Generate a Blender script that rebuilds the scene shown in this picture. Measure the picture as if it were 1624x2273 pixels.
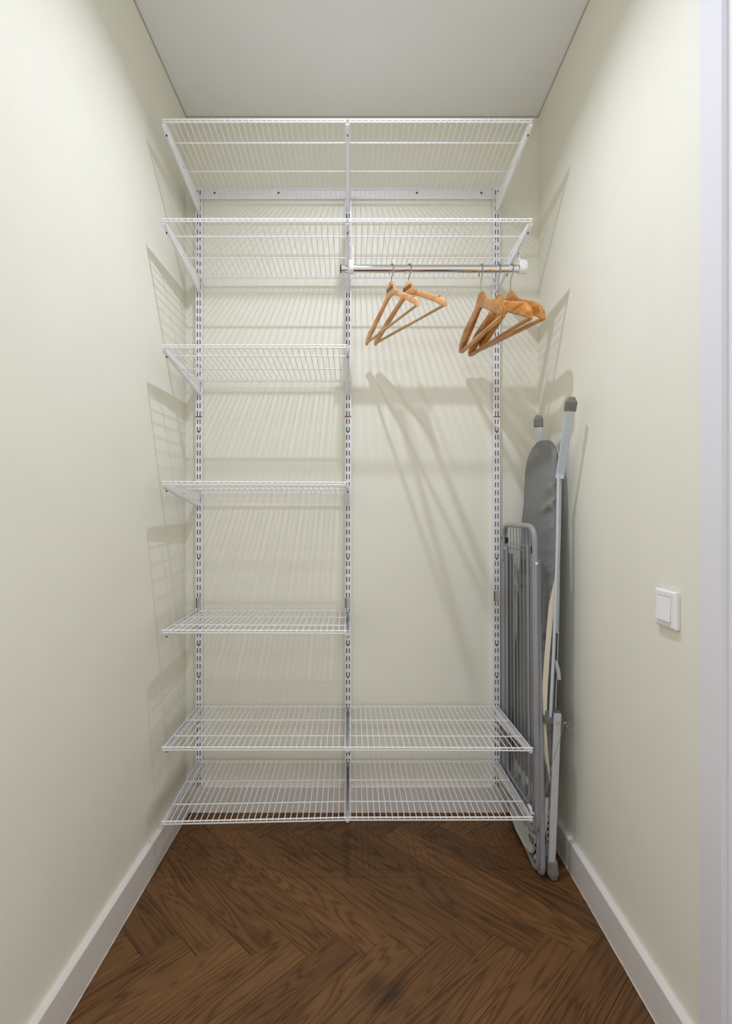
import bpy, bmesh, math, random
from mathutils import Vector, Matrix
random.seed(7)
for o in list(bpy.data.objects): bpy.data.objects.remove(o)
scene = bpy.context.scene
COL = scene.collection
PI = math.pi

# ------------------------------------------------------------------ camera
F, CX, CY, EYE = 1162.0, 776.0, 1140.0, 1.2117
cam_d = bpy.data.cameras.new('camera'); cam = bpy.data.objects.new('camera', cam_d)
COL.objects.link(cam); scene.camera = cam
cam.location = (0, 0, EYE); cam.rotation_euler = (PI/2, 0, 0)
cam_d.sensor_fit = 'VERTICAL'; cam_d.sensor_height = 36.0; cam_d.sensor_width = 36.0
cam_d.lens = 36.0*F/2273.0
cam_d.shift_x = (812.0-CX)/2273.0; cam_d.shift_y = (CY-1136.5)/2273.0
cam_d.clip_start = 0.02
# ------------------------------------------------------------------ world, exposure
w = bpy.data.worlds.new('world'); scene.world = w; w.use_nodes = True
w.node_tree.nodes['Background'].inputs[0].default_value = (1.0, 0.98, 0.93, 1)     # added even fill light, standing in for the open room behind the camera
w.node_tree.nodes['Background'].inputs[1].default_value = 0.82
vs = scene.view_settings
vs.view_transform = 'Standard'; vs.look = 'None'; vs.gamma = 1.0; vs.use_curve_mapping = False
vs.exposure = 0.06
LAMP_A, LAMP_B = 7.2, 2.7              # wattage of the two ceiling downlights
LAMP_COL = (0.94, 1.0, 1.20)

# ------------------------------------------------------------------ helpers
def srgb(r, g, b):
    f = lambda c: (c/255/12.92) if c/255 <= 0.04045 else ((c/255+0.055)/1.055)**2.4
    return (f(r), f(g), f(b), 1.0)

def new_mat(name):
    m = bpy.data.materials.new(name); m.use_nodes = True
    nt = m.node_tree; b = nt.nodes['Principled BSDF']
    return m, nt, b

def mat(name, rgb, rough=0.5, metal=0.0, var=0.04, scale=30.0, bump=0.0, bscale=200.0, coat=0.0, spec=0.5):
    m, nt, b = new_mat(name); N, L = nt.nodes, nt.links
    b.inputs['Roughness'].default_value = rough; b.inputs['Metallic'].default_value = metal
    b.inputs['Coat Weight'].default_value = coat; b.inputs['Specular IOR Level'].default_value = spec
    tc = N.new('ShaderNodeTexCoord')
    nz = N.new('ShaderNodeTexNoise'); nz.inputs['Scale'].default_value = scale; nz.inputs['Detail'].default_value = 3
    L.new(tc.outputs['Object'], nz.inputs['Vector'])
    rp = N.new('ShaderNodeValToRGB'); c = srgb(*rgb)
    rp.color_ramp.elements[0].position = .3; rp.color_ramp.elements[1].position = .7
    rp.color_ramp.elements[0].color = tuple(x*(1-var) for x in c[:3])+(1,)
    rp.color_ramp.elements[1].color = tuple(min(1, x*(1+var)) for x in c[:3])+(1,)
    L.new(nz.outputs['Fac'], rp.inputs['Fac']); L.new(rp.outputs['Color'], b.inputs['Base Color'])
    if bump > 0:
        n2 = N.new('ShaderNodeTexNoise'); n2.inputs['Scale'].default_value = bscale; n2.inputs['Detail'].default_value = 4
        L.new(tc.outputs['Object'], n2.inputs['Vector'])
        bp = N.new('ShaderNodeBump'); bp.inputs['Strength'].default_value = bump; bp.inputs['Distance'].default_value = 0.002
        L.new(n2.outputs['Fac'], bp.inputs['Height']); L.new(bp.outputs['Normal'], b.inputs['Normal'])
    return m

def wood_mat(name, cols, stretch, scale, ringscale, rough, knots=False, randomize=True, spec=0.4, bump=0.25, thin=False):
    """grain runs along local X"""
    m, nt, b = new_mat(name); N, L = nt.nodes, nt.links
    b.inputs['Roughness'].default_value = rough; b.inputs['Specular IOR Level'].default_value = spec
    tc = N.new('ShaderNodeTexCoord'); oi = N.new('ShaderNodeObjectInfo')
    add = N.new('ShaderNodeVectorMath'); add.operation = 'ADD'
    sc = N.new('ShaderNodeVectorMath'); sc.operation = 'SCALE'; sc.inputs[0].default_value = (31.0, 17.0, 23.0)
    L.new(oi.outputs['Random'], sc.inputs['Scale'])
    L.new(tc.outputs['Object'], add.inputs[0]); L.new(sc.outputs[0], add.inputs[1])
    src = add.outputs[0] if randomize else tc.outputs['Object']
    mp = N.new('ShaderNodeMapping'); mp.inputs['Scale'].default_value = (1.0/stretch, 1, 1); L.new(src, mp.inputs['Vector'])
    # broad cathedral figure: rings of a warped field
    n1 = N.new('ShaderNodeTexNoise'); n1.inputs['Scale'].default_value = scale; n1.inputs['Detail'].default_value = 2.5
    n1.inputs['Distortion'].default_value = 0.35
    L.new(mp.outputs[0], n1.inputs['Vector'])
    mul = N.new('ShaderNodeMath'); mul.operation = 'MULTIPLY'; mul.inputs[1].default_value = ringscale; L.new(n1.outputs['Fac'], mul.inputs[0])
    sn = N.new('ShaderNodeMath'); sn.operation = 'SINE'; L.new(mul.outputs[0], sn.inputs[0])
    r1 = N.new('ShaderNodeMapRange'); r1.inputs['From Min'].default_value = -1; r1.inputs['From Max'].default_value = 1; L.new(sn.outputs[0], r1.inputs['Value'])
    ring_out = r1.outputs[0]
    if thin:
        pw = N.new('ShaderNodeMath'); pw.operation = 'POWER'; pw.inputs[1].default_value = 0.35; L.new(r1.outputs[0], pw.inputs[0]); ring_out = pw.outputs[0]
    # fine fibres
    mp2 = N.new('ShaderNodeMapping'); mp2.inputs['Scale'].default_value = (0.05, 1, 1); L.new(src, mp2.inputs['Vector'])
    n2 = N.new('ShaderNodeTexNoise'); n2.inputs['Scale'].default_value = 420; n2.inputs['Detail'].default_value = 3; L.new(mp2.outputs[0], n2.inputs['Vector'])
    # large tone drift
    n3 = N.new('ShaderNodeTexNoise'); n3.inputs['Scale'].default_value = 4.0; n3.inputs['Detail'].default_value = 3; L.new(mp.outputs[0], n3.inputs['Vector'])
    a1 = N.new('ShaderNodeMix'); a1.data_type = 'FLOAT'; a1.inputs[0].default_value = 0.50
    L.new(ring_out, a1.inputs[2]); L.new(n2.outputs['Fac'], a1.inputs[3])
    a2 = N.new('ShaderNodeMix'); a2.data_type = 'FLOAT'; a2.inputs[0].default_value = 0.40
    L.new(a1.outputs[0], a2.inputs[2]); L.new(n3.outputs['Fac'], a2.inputs[3])
    rp = N.new('ShaderNodeValToRGB'); e = rp.color_ramp.elements
    e[0].position = 0.22; e[0].color = srgb(*cols[0]); e[1].position = 0.78; e[1].color = srgb(*cols[2])
    k = e.new(0.5); k.color = srgb(*cols[1]); L.new(a2.outputs[0], rp.inputs['Fac'])
    hs = N.new('ShaderNodeHueSaturation'); L.new(rp.outputs['Color'], hs.inputs['Color'])
    rv = N.new('ShaderNodeMapRange'); rv.inputs['To Min'].default_value = 0.82; rv.inputs['To Max'].default_value = 1.16
    L.new(oi.outputs['Random'], rv.inputs['Value'])
    if randomize: L.new(rv.outputs[0], hs.inputs['Value'])
    out = hs.outputs['Color']
    if knots:
        mpk = N.new('ShaderNodeMapping'); mpk.inputs['Scale'].default_value = (0.45, 1, 1); L.new(src, mpk.inputs['Vector'])
        nk = N.new('ShaderNodeTexNoise'); nk.inputs['Scale'].default_value = 14; nk.inputs['Detail'].default_value = 2; L.new(mpk.outputs[0], nk.inputs['Vector'])
        mv = N.new('ShaderNodeVectorMath'); mv.operation = 'SCALE'; mv.inputs['Scale'].default_value = 0.03; L.new(nk.outputs['Color'], mv.inputs[0])
        av = N.new('ShaderNodeVectorMath'); av.operation = 'ADD'; L.new(mpk.outputs[0], av.inputs[0]); L.new(mv.outputs[0], av.inputs[1])
        vo = N.new('ShaderNodeTexVoronoi'); vo.inputs['Scale'].default_value = 5.5; L.new(av.outputs[0], vo.inputs['Vector'])
        mr = N.new('ShaderNodeMapRange'); mr.inputs['From Min'].default_value = 0.03; mr.inputs['From Max'].default_value = 0.17
        mr.inputs['To Min'].default_value = 0.22; mr.inputs['To Max'].default_value = 1.0; L.new(vo.outputs['Distance'], mr.inputs['Value'])
        mm = N.new('ShaderNodeMix'); mm.data_type = 'RGBA'; mm.blend_type = 'MULTIPLY'; mm.inputs[0].default_value = 0.85
        L.new(out, mm.inputs[6]); L.new(mr.outputs[0], mm.inputs[7]); out = mm.outputs[2]
    L.new(out, b.inputs['Base Color'])
    bp = N.new('ShaderNodeBump'); bp.inputs['Strength'].default_value = bump; bp.inputs['Distance'].default_value = 0.0008
    L.new(a1.outputs[0], bp.inputs['Height']); L.new(bp.outputs['Normal'], b.inputs['Normal'])
    return m

M = {}
M['wall'] = mat('cream_wall_paint', (236, 234, 219), 0.55, var=0.012, scale=6, bump=0.06, bscale=350, spec=0.35)
M['ceiling'] = mat('white_ceiling', (240, 239, 238), 0.5, var=0.01, scale=4)
M['trimwhite'] = mat('white_skirting_paint', (226, 221, 216), 0.4, var=0.015, scale=9, bump=0.03, bscale=120)
M['jamb'] = mat('white_lacquer_jamb', (232, 231, 236), 0.35, var=0.01, scale=5)
M['white'] = mat('white_epoxy_coat', (238, 238, 240), 0.32, var=0.015, scale=60, coat=0.2)
M['wire'] = mat('white_epoxy_wire', (240, 239, 238), 0.35, var=0.02, scale=80)
M['plastic'] = mat('white_plastic', (240, 239, 240), 0.28, var=0.01, scale=40)
M['black'] = mat('black_plastic_and_shade', (16, 15, 15), 0.4, var=0.1, scale=80)
M['chrome'] = mat('chrome', (225, 225, 228), 0.08, metal=1.0, var=0.02, scale=25)
M['steel'] = mat('dull_steel', (170, 165, 158), 0.28, metal=1.0, var=0.05, scale=90)
M['darksteel'] = mat('dark_screw_steel', (120, 118, 112), 0.4, metal=0.8, var=0.1, scale=300)
M['subfloor'] = mat('dark_joint_filler', (52, 36, 24), 0.8, var=0.1, scale=50)
M['floor'] = wood_mat('dark_oak_plank', ((50, 30, 13), (96, 64, 34), (122, 86, 50)), 11.0, 12.0, 110.0, 0.42, knots=True, thin=True, spec=0.3)
M['beech'] = wood_mat('pale_beech', ((190, 132, 80), (212, 156, 102), (226, 176, 124)), 8.0, 22.0, 18.0, 0.32, spec=0.5, bump=0.05)
M['beechbar'] = wood_mat('pale_beech_dowel', ((184, 150, 98), (206, 172, 118), (218, 188, 136)), 8.0, 30.0, 18.0, 0.4, spec=0.5, bump=0.05)
M['oak'] = wood_mat('golden_varnished_wood', ((158, 98, 38), (196, 132, 62), (214, 156, 84)), 8.0, 22.0, 22.0, 0.28, spec=0.5, bump=0.05)
M['fabric'] = mat('grey_cotton_cover', (136, 136, 134), 0.85, var=0.05, scale=35, bump=0.35, bscale=900, spec=0.2)
M['hem'] = mat('cream_elastic_hem', (222, 212, 190), 0.85, var=0.06, scale=300, bump=0.3, bscale=600)
M['bluewhite'] = mat('pale_blue_grey_enamel', (196, 204, 210), 0.35, var=0.02, scale=30, coat=0.2)
M['legwhite'] = mat('pale_grey_enamel', (196, 196, 202), 0.38, var=0.02, scale=30)
M['cap'] = mat('warm_grey_plastic', (122, 118, 110), 0.5, var=0.05, scale=60)
M['hinge'] = mat('dark_grey_plastic', (112, 112, 110), 0.45, var=0.04, scale=60)
M['rack'] = mat('grey_enamel_tube', (148, 148, 152), 0.3, var=0.03, scale=40, coat=0.3)
M['restwhite'] = mat('milky_plastic_rest', (206, 208, 206), 0.35, var=0.03, scale=30)
M['red'] = mat('red_print', (204, 138, 130), 0.6, var=0.1, scale=300)
M['ink'] = mat('dark_print', (70, 62, 60), 0.6, var=0.1, scale=300)
M['paper'] = mat('sticker_paper', (206, 198, 196), 0.6, var=0.03, scale=300)
M['stamp'] = mat('burnt_stamp', (70, 50, 36), 0.6, var=0.1, scale=200)
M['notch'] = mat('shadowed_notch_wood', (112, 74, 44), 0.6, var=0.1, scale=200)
M['stampmark'] = mat('stamp_letters', (196, 170, 138), 0.6, var=0.1, scale=200)
M['orange'] = mat('orange_mark', (206, 140, 30), 0.6, var=0.1, scale=200)
M['filler'] = mat('white_joint_sealant', (214, 208, 200), 0.6, var=0.06, scale=90)
M['profile'] = mat('grey_ceiling_profile', (176, 172, 162), 0.5, var=0.02, scale=50)
mL, ntL, bL = new_mat('lamp_lens')
bL.inputs['Emission Color'].default_value = (*LAMP_COL, 1); bL.inputs['Emission Strength'].default_value = 12.0
bL.inputs['Base Color'].default_value = (.9, .9, .88, 1)
M['lens'] = mL

def link_obj(name, me, m=None, parent=None):
    o = bpy.data.objects.new(name, me); COL.objects.link(o)
    if m is not None and len(me.materials) == 0: me.materials.append(M[m])
    if parent is not None: o.parent = parent
    return o

def obj(name, bm, m, parent=None, smooth=False, origin=None, recalc=True):
    """bmesh in the parent's local frame (world frame when there is no parent)"""
    if recalc: bmesh.ops.recalc_face_normals(bm, faces=bm.faces)
    if origin is not None: bmesh.ops.translate(bm, verts=bm.verts, vec=-Vector(origin))
    me = bpy.data.meshes.new(name); bm.to_mesh(me); bm.free()
    if smooth:
        for p in me.polygons: p.use_smooth = True
        if hasattr(me, 'set_sharp_from_angle'): me.set_sharp_from_angle(angle=math.radians(40))
    o = link_obj(name, me, m, parent)
    if origin is not None: o.location = origin
    return o

def tag(o, label=None, cat=None, group=None, kind=None):
    if label: o['label'] = label
    if cat: o['category'] = cat
    if group: o['group'] = group
    if kind: o['kind'] = kind
    return o

def thing(name, loc, label, cat, group=None, rot=(0, 0, 0)):
    o = bpy.data.objects.new(name, None); COL.objects.link(o); o.empty_display_size = 0.02
    o.location = loc; o.rotation_euler = rot
    return tag(o, label, cat, group)

def box(bm, x0, x1, y0, y1, z0, z1, bev=0.0):
    r = bmesh.ops.create_cube(bm, size=1.0)
    for v in r['verts']:
        v.co = Vector((x0+(v.co.x+.5)*(x1-x0), y0+(v.co.y+.5)*(y1-y0), z0+(v.co.z+.5)*(z1-z0)))
    if bev > 0:
        es = list({e for v in r['verts'] for e in v.link_edges})
        bmesh.ops.bevel(bm, geom=es, offset=bev, segments=2, affect='EDGES', profile=0.6)

def fillet(pts, r, seg=6):
    pts = [Vector(p) for p in pts]; out = [pts[0]]
    for i in range(1, len(pts)-1):
        p, a, b = pts[i], pts[i-1], pts[i+1]
        da, db = (a-p), (b-p); rr = min(r, da.length*.49, db.length*.49)
        s, e = p+da.normalized()*rr, p+db.normalized()*rr
        for k in range(seg+1):
            t = k/seg; out.append(s*(1-t)**2 + p*2*t*(1-t) + e*t*t)
    out.append(pts[-1]); return out

def tube(bm, pts, r, n=8, caps=True, rr=None, flat=1.0):
    """round tube along a polyline; rr: radius per point"""
    pts = [Vector(p) for p in pts]; rings = []
    t0 = (pts[1]-pts[0]).normalized()
    up = Vector((0, 0, 1)) if abs(t0.z) < 0.9 else Vector((0, 1, 0))
    u = t0.cross(up).normalized()
    for i, p in enumerate(pts):
        t = (pts[min(i+1, len(pts)-1)]-pts[max(i-1, 0)]).normalized()
        u = (u - t*u.dot(t)).normalized(); v = t.cross(u)
        R = rr[i] if rr else r
        rings.append([bm.verts.new(p + (u*math.cos(2*PI*k/n) + v*math.sin(2*PI*k/n)*flat)*R) for k in range(n)])
    for a, b in zip(rings, rings[1:]):
        for k in range(n): bm.faces.new((a[k], a[(k+1) % n], b[(k+1) % n], b[k]))
    if caps:
        bm.faces.new(rings[0][::-1]); bm.faces.new(rings[-1])

def bar(bm, pts, wdt, thk, side):
    """rectangular bar along a polyline; side = direction of its width"""
    pts = [Vector(p) for p in pts]; rings = []; side = Vector(side)
    for i, p in enumerate(pts):
        t = (pts[min(i+1, len(pts)-1)]-pts[max(i-1, 0)]).normalized()
        u = (side - t*side.dot(t)).normalized(); v = t.cross(u)
        c = min(wdt, thk)*0.18
        prof = [(-wdt/2+c, -thk/2), (wdt/2-c, -thk/2), (wdt/2, -thk/2+c), (wdt/2, thk/2-c), (wdt/2-c, thk/2), (-wdt/2+c, thk/2), (-wdt/2, thk/2-c), (-wdt/2, -thk/2+c)]
        rings.append([bm.verts.new(p+u*a+v*b_) for a, b_ in prof])
    for a, b in zip(rings, rings[1:]):
        for k in range(8): bm.faces.new((a[k], a[(k+1) % 8], b[(k+1) % 8], b[k]))
    bm.faces.new(rings[0][::-1]); bm.faces.new(rings[-1])

def prism(bm, poly, d0, d1, axis='y'):
    """extrude a polygon given in the two other axes"""
    def P(a, b, d): return {'x': (d, a, b), 'y': (a, d, b), 'z': (a, b, d)}[axis]
    A = [bm.verts.new(P(a, b, d0)) for a, b in poly]; B = [bm.verts.new(P(a, b, d1)) for a, b in poly]
    n = len(poly); bm.faces.new(A); bm.faces.new(B[::-1])
    for i in range(n): bm.faces.new((A[i], B[i], B[(i+1) % n], A[(i+1) % n]))

def ringprism(bm, outer, inner, d0, d1, axis='x'):
    def P(a, b, d): return {'x': (d, a, b), 'y': (a, d, b), 'z': (a, b, d)}[axis]
    V = [[bm.verts.new(P(a, b, d)) for a, b in L_] for d in (d0, d1) for L_ in (outer, inner)]
    o0, i0, o1, i1 = V; n = len(outer)
    for k in range(n):
        j = (k+1) % n
        for q in ((o0[k], o0[j], i0[j], i0[k]), (o1[k], i1[k], i1[j], o1[j]), (o0[k], o1[k], o1[j], o0[j]), (i0[k], i0[j], i1[j], i1[k])):
            bm.faces.new(q)

def lathe(bm, prof, n=24, center=(0, 0, 0)):
    c = Vector(center); rings = []
    for r, z in prof: rings.append([bm.verts.new(c+Vector((r*math.cos(2*PI*k/n), r*math.sin(2*PI*k/n), z))) for k in range(n)])
    for a, b in zip(rings, rings[1:]):
        for k in range(n): bm.faces.new((a[k], a[(k+1) % n], b[(k+1) % n], b[k]))
    bm.faces.new(rings[0][::-1]); bm.faces.new(rings[-1])

def NB(): return bmesh.new()
def at(px, py, Y): return Vector(((px-CX)*Y/F, Y, EYE+(CY-py)*Y/F))   # world point at depth Y

# ------------------------------------------------------------------ room shell
YB, CEIL = 2.140, 2.834            # back wall, ceiling height
SK = 0.0275                        # the side walls are not quite square to the back wall
def XL(y): return -0.6685 + SK*(y-YB)
def XR(y): return 0.7700 + SK*(y-YB)
Y_FRONT_R, Y_FRONT_L = 1.106, 1.040
T = 0.10
HX, HY = 1.10, -0.30               # stretch of the open room outside the closet
def quadbox(name, pts, z0, z1, m, parent=None, kind='structure'):
    bm = NB(); prism(bm, pts, z0, z1, 'z'); o = obj(name, bm, m, parent)
    if kind: o['kind'] = kind
    return o
quadbox('wall_back', [(XL(YB)-T, YB), (XR(YB)+T, YB), (XR(YB)+T, YB+T), (XL(YB)-T, YB+T)], 0, CEIL, 'wall')
quadbox('wall_left', [(XL(Y_FRONT_L), Y_FRONT_L), (XL(YB), YB), (XL(YB)-T, YB), (XL(Y_FRONT_L)-T, Y_FRONT_L)], 0, CEIL, 'wall')
quadbox('wall_right', [(XR(Y_FRONT_R), Y_FRONT_R), (XR(YB), YB), (XR(YB)+T, YB), (XR(Y_FRONT_R)+T, Y_FRONT_R)], 0, CEIL, 'wall')
quadbox('ceiling', [(-HX-T, .40), (HX+T, .40), (HX+T, YB+T), (-HX-T, YB+T)], CEIL, CEIL+.08, 'ceiling')
# wall between closet and hall, either side of and above the doorway
Y0W = 0.93
quadbox('wall_front_left', [(XL(1.0)-.03, Y0W), (XL(1.0)-.03, Y_FRONT_L), (-HX, Y_FRONT_L), (-HX, Y0W)], 0, CEIL, 'wall')
quadbox('wall_front_right', [(XR(1.0)+.05, Y0W), (XR(1.0)+.05, Y_FRONT_R), (HX, Y_FRONT_R), (HX, Y0W)], 0, CEIL, 'wall')
# door frame: right lining, rebate step, left lining, head
dr = bpy.data.objects.new('door_1', None); COL.objects.link(dr); dr['kind'] = 'structure'
bm = NB(); prism(bm, [(XR(1.106)-.003, 1.1055), (XR(1.038)-.003, 1.038), (XR(1.038)+.05, 1.038), (XR(1.106)+.05, 1.1055)], 0, CEIL, 'z'); obj('lining', bm, 'jamb', dr)
bm = NB(); prism(bm, [(XR(1.038)+.0095, 1.0375), (XR(1.038)+.0095, .93), (XR(1.038)+.05, .93), (XR(1.038)+.05, 1.0375)], 0, CEIL, 'z'); obj('rebate', bm, 'jamb', dr)
bm = NB(); prism(bm, [(XL(1.0)-.003, .93), (XL(1.038)-.003, 1.0395), (XL(1.038)-.03, 1.0395), (XL(1.0)-.03, .93)], 0, CEIL, 'z'); obj('lining', bm, 'jamb', dr)

# skirting boards
SH, ST = 0.104, 0.018
def skirt_prof(): return [(0, 0), (ST, 0), (ST, SH-.003), (ST-.003, SH), (0, SH)]
def skirting(name, A, B, inward):
    A, B, n = Vector((*A, 0)), Vector((*B, 0)), Vector((*inward, 0)).normalized()
    bm = NB(); r = []
    for P in (A, B): r.append([bm.verts.new(P+n*d+Vector((0, 0, z+.0005))) for d, z in skirt_prof()])
    for k in range(5): bm.faces.new((r[0][k], r[0][(k+1) % 5], r[1][(k+1) % 5], r[1][k]))
    bm.faces.new(r[0][::-1]); bm.faces.new(r[1])
    o = obj(name, bm, 'trimwhite'); o['kind'] = 'structure'
    # thin irregular sealant bead where the board meets the planks
    bm = NB(); pts = []; rr = []
    L_ = (B-A).length; k = max(8, int(L_/.02))
    for i in range(k+1):
        pts.append(A.lerp(B, i/k)+n*(ST+.0006)+Vector((0, 0, .0008))); rr.append(random.uniform(.0008, .0020))
    tube(bm, pts, 0, 6, rr=rr); obj('sealant_bead', bm, 'filler', o)
    return o
skirting('baseboard_left', (XL(Y_FRONT_L), Y_FRONT_L), (XL(YB), YB), (1, 0))
skirting('baseboard_right', (XR(1.115), 1.115), (XR(YB), YB), (-1, 0))
sb = skirting('baseboard_back', (XL(YB)+ST, YB), (XR(YB)-ST, YB), (0, -1))
# shadow-gap profile round the stretch ceiling
i = 1
for A, B, n in (((XL(1.1), 1.1), (XL(YB), YB), (1, 0)), ((XR(1.11), 1.11), (XR(YB), YB), (-1, 0)), ((XL(YB), YB), (XR(YB), YB), (0, -1))):
    bm = NB(); A, B, n = Vector((*A, 0)), Vector((*B, 0)), Vector((*n, 0))
    r = [[bm.verts.new(P+n*d+Vector((0, 0, z))) for d, z in ((0.0003, CEIL-.0025), (.0030, CEIL-.0025), (.0030, CEIL-.0003), (0.0003, CEIL-.0003))] for P in (A, B)]
    for k in range(4): bm.faces.new((r[0][k], r[0][(k+1) % 4], r[1][(k+1) % 4], r[1][k]))
    bm.faces.new(r[0][::-1]); bm.faces.new(r[1])
    o = obj('trim_%d' % i, bm, 'profile'); o['kind'] = 'structure'; i += 1

# ------------------------------------------------------------------ herringbone floor
fl = quadbox('floor', [(-HX-T, HY-T), (HX+T, HY-T), (HX+T, YB+T), (-HX-T, YB+T)], -0.10, -0.0035, 'subfloor')
PW, PL = 0.107, 0.740
s2 = math.sqrt(.5)
X00, Y00 = -0.192 - (2*PW*0+PW+PL)*s2, 1.509-(PW+PL)*s2
def uv2w(u, v): return Vector((X00+(u+v)*s2, Y00+(v-u)*s2))
def clip(poly, inside_fn):
    out = []
    for i in range(len(poly)):
        a, b = poly[i], poly[(i+1) % len(poly)]; da, db = inside_fn(a), inside_fn(b)
        if da >= 0: out.append(a)
        if (da >= 0) != (db >= 0): out.append(a.lerp(b, da/(da-db)))
    return out
planks = []
for n in range(-6, 7):
    for i in range(-40, 41):
        ou, ov = i*PW - n*PL, i*PW + n*PL
        planks.append(((ou, ov, ou+PL, ov+PW), 0))
        planks.append(((ou, ov+PW, ou+PW, ov+PW+PL), 1))
g = 0.00035
def plank(rect, d, fns):
    u0, v0, u1, v1 = rect
    poly = [uv2w(u, v) for u, v in ((u0+g, v0+g), (u1-g, v0+g), (u1-g, v1-g), (u0+g, v1-g))]
    for f in fns:
        poly = clip(poly, f)
        if len(poly) < 3: return
    area = abs(sum(poly[k].x*poly[(k+1) % len(poly)].y-poly[(k+1) % len(poly)].x*poly[k].y for k in range(len(poly))))/2
    if area < 2e-4: return
    c = uv2w((u0+u1)/2, (v0+v1)/2); ang = -PI/4 if d == 0 else PI/4
    R = Matrix.Rotation(-ang, 2)
    loc = [R @ (p-c) for p in poly]
    if sum(loc[k].x*loc[(k+1) % len(loc)].y-loc[(k+1) % len(loc)].x*loc[k].y for k in range(len(loc))) < 0: loc.reverse()
    cen = sum(loc, Vector((0, 0)))/len(loc)
    bm = NB(); lift = random.uniform(-.00012, .00012)
    top = [bm.verts.new((*(p+(cen-p).normalized()*.0011), 0.0+lift)) for p in loc]
    mid = [bm.verts.new((*p, -.0007)) for p in loc]; bot = [bm.verts.new((*p, -.0034)) for p in loc]
    bm.faces.new(top); k_ = len(loc)
    for k in range(k_):
        j = (k+1) % k_
        bm.faces.new((mid[k], mid[j], top[j], top[k])); bm.faces.new((bot[k], bot[j], mid[j], mid[k]))
    bm.faces.new(bot[::-1])
    o = obj('plank', bm, 'floor', fl, recalc=False)
    o.location = (c.x, c.y, 0); o.rotation_euler = (0, 0, ang)
closet = [lambda p: p.x-(XL(p.y)+.002), lambda p: (XR(p.y)-.002)-p.x, lambda p: (YB-.002)-p.y, lambda p: p.y-1.0]
hall = [lambda p: p.x+HX, lambda p: HX-p.x, lambda p: 0.9995-p.y, lambda p: p.y-HY]
for r_, d in planks: plank(r_, d, closet)
for r_, d in planks: plank(r_, d, hall)

# ------------------------------------------------------------------ ceiling lamps
def downlight(x, y, watt, label, size=0.034):
    t = thing('ceiling_downlight', (x, y, CEIL), label, 'ceiling light', 'recessed ceiling downlights')
    bm = NB()
    n = 32
    outer = [(.058*math.cos(2*PI*k/n), .058*math.sin(2*PI*k/n)) for k in range(n)]
    inner = [(.044*math.cos(2*PI*k/n), .044*math.sin(2*PI*k/n)) for k in range(n)]
    ringprism(bm, outer, inner, -.007, -.0002, 'z'); obj('trim_ring', bm, 'plastic', t, smooth=True)
    bm = NB(); lathe(bm, [(.0435, -.0012), (.0435, -.0002)], 32); obj('lens', bm, 'lens', t)
    ld = bpy.data.lights.new('lamp', 'AREA'); ld.shape = 'DISK'; ld.size = size; ld.energy = watt; ld.color = LAMP_COL; ld.spread = math.radians(143)
    lo = bpy.data.objects.new('lamp', ld); COL.objects.link(lo); lo.parent = t; lo.location = (0, 0, -.0085)
    return t
downlight(0.02, 1.36, LAMP_A, 'round white recessed ceiling downlight nearer the shelves, just above the photo')
downlight(0.06, 0.76, LAMP_B, 'round white recessed ceiling downlight nearer the doorway, above the camera')

# ------------------------------------------------------------------ wall standards and hang track
SX = (-0.6113, -0.0073, 0.5950); YS = 2.120
WHICH = ('left', 'middle', 'right')
def channel_mesh(z0, z1, phase_z):
    """slotted U channel: local x across, y=0 front face, wall behind at +y"""
    bm = NB(); hw, dp, th = 0.0135, 0.0185, 0.0013
    cols = [(-hw, -.0072), (-.0072, -.0036), (-.0036, .0036), (.0036, .0072), (.0072, hw)]
    for k in (0, 2, 4): box(bm, cols[k][0], cols[k][1], 0, th, z0, z1)
    for k in (1, 3):
        z = phase_z
        edges = []
        while z > z0-.05: z -= .032
        while z < z1+.05:
            edges.append((z-.0098, z+.0098)); z += .032
        prev = z0
        for a, b in edges:
            if b <= z0 or a >= z1: continue
            a2, b2 = max(a, z0), min(b, z1)
            if a2 > prev+1e-4: box(bm, cols[k][0], cols[k][1], 0, th, prev, a2)
            prev = b2
        if z1 > prev+1e-4: box(bm, cols[k][0], cols[k][1], 0, th, prev, z1)
    box(bm, -hw, -hw+th, th, dp, z0, z1); box(bm, hw-th, hw, th, dp, z0, z1)
    return bm
ZT, ZJ, ZBOT = 2.535, 0.6115, 0.1065
phase = EYE+(CY-918.0)*YS/F
def screw(parent, x, y, z, r=0.0042):
    bm = NB()
    prof = [(r, 0), (r, .0006), (r*.75, .0014), (r*.3, .0016)]
    rings = [[bm.verts.new((x+q*math.cos(2*PI*k/12), y-h_, z+q*math.sin(2*PI*k/12))) for k in range(12)] for q, h_ in prof]
    for a, b in zip(rings, rings[1:]):
        for k in range(12): bm.faces.new((a[k], a[(k+1) % 12], b[(k+1) % 12], b[k]))
    bm.faces.new(rings[-1]); bm.faces.new(rings[0][::-1])
    s = obj('screw', bm, 'darksteel', parent)
    bm = NB(); box(bm, x-r*.55, x+r*.55, y-.0019, y-.0015, z-r*.12, z+r*.12); box(bm, x-r*.12, x+r*.12, y-.0019, y-.0015, z-r*.55, z+r*.55)
    obj('cross_slot', bm, 'black', s)
upper_me = lower_me = None
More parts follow.
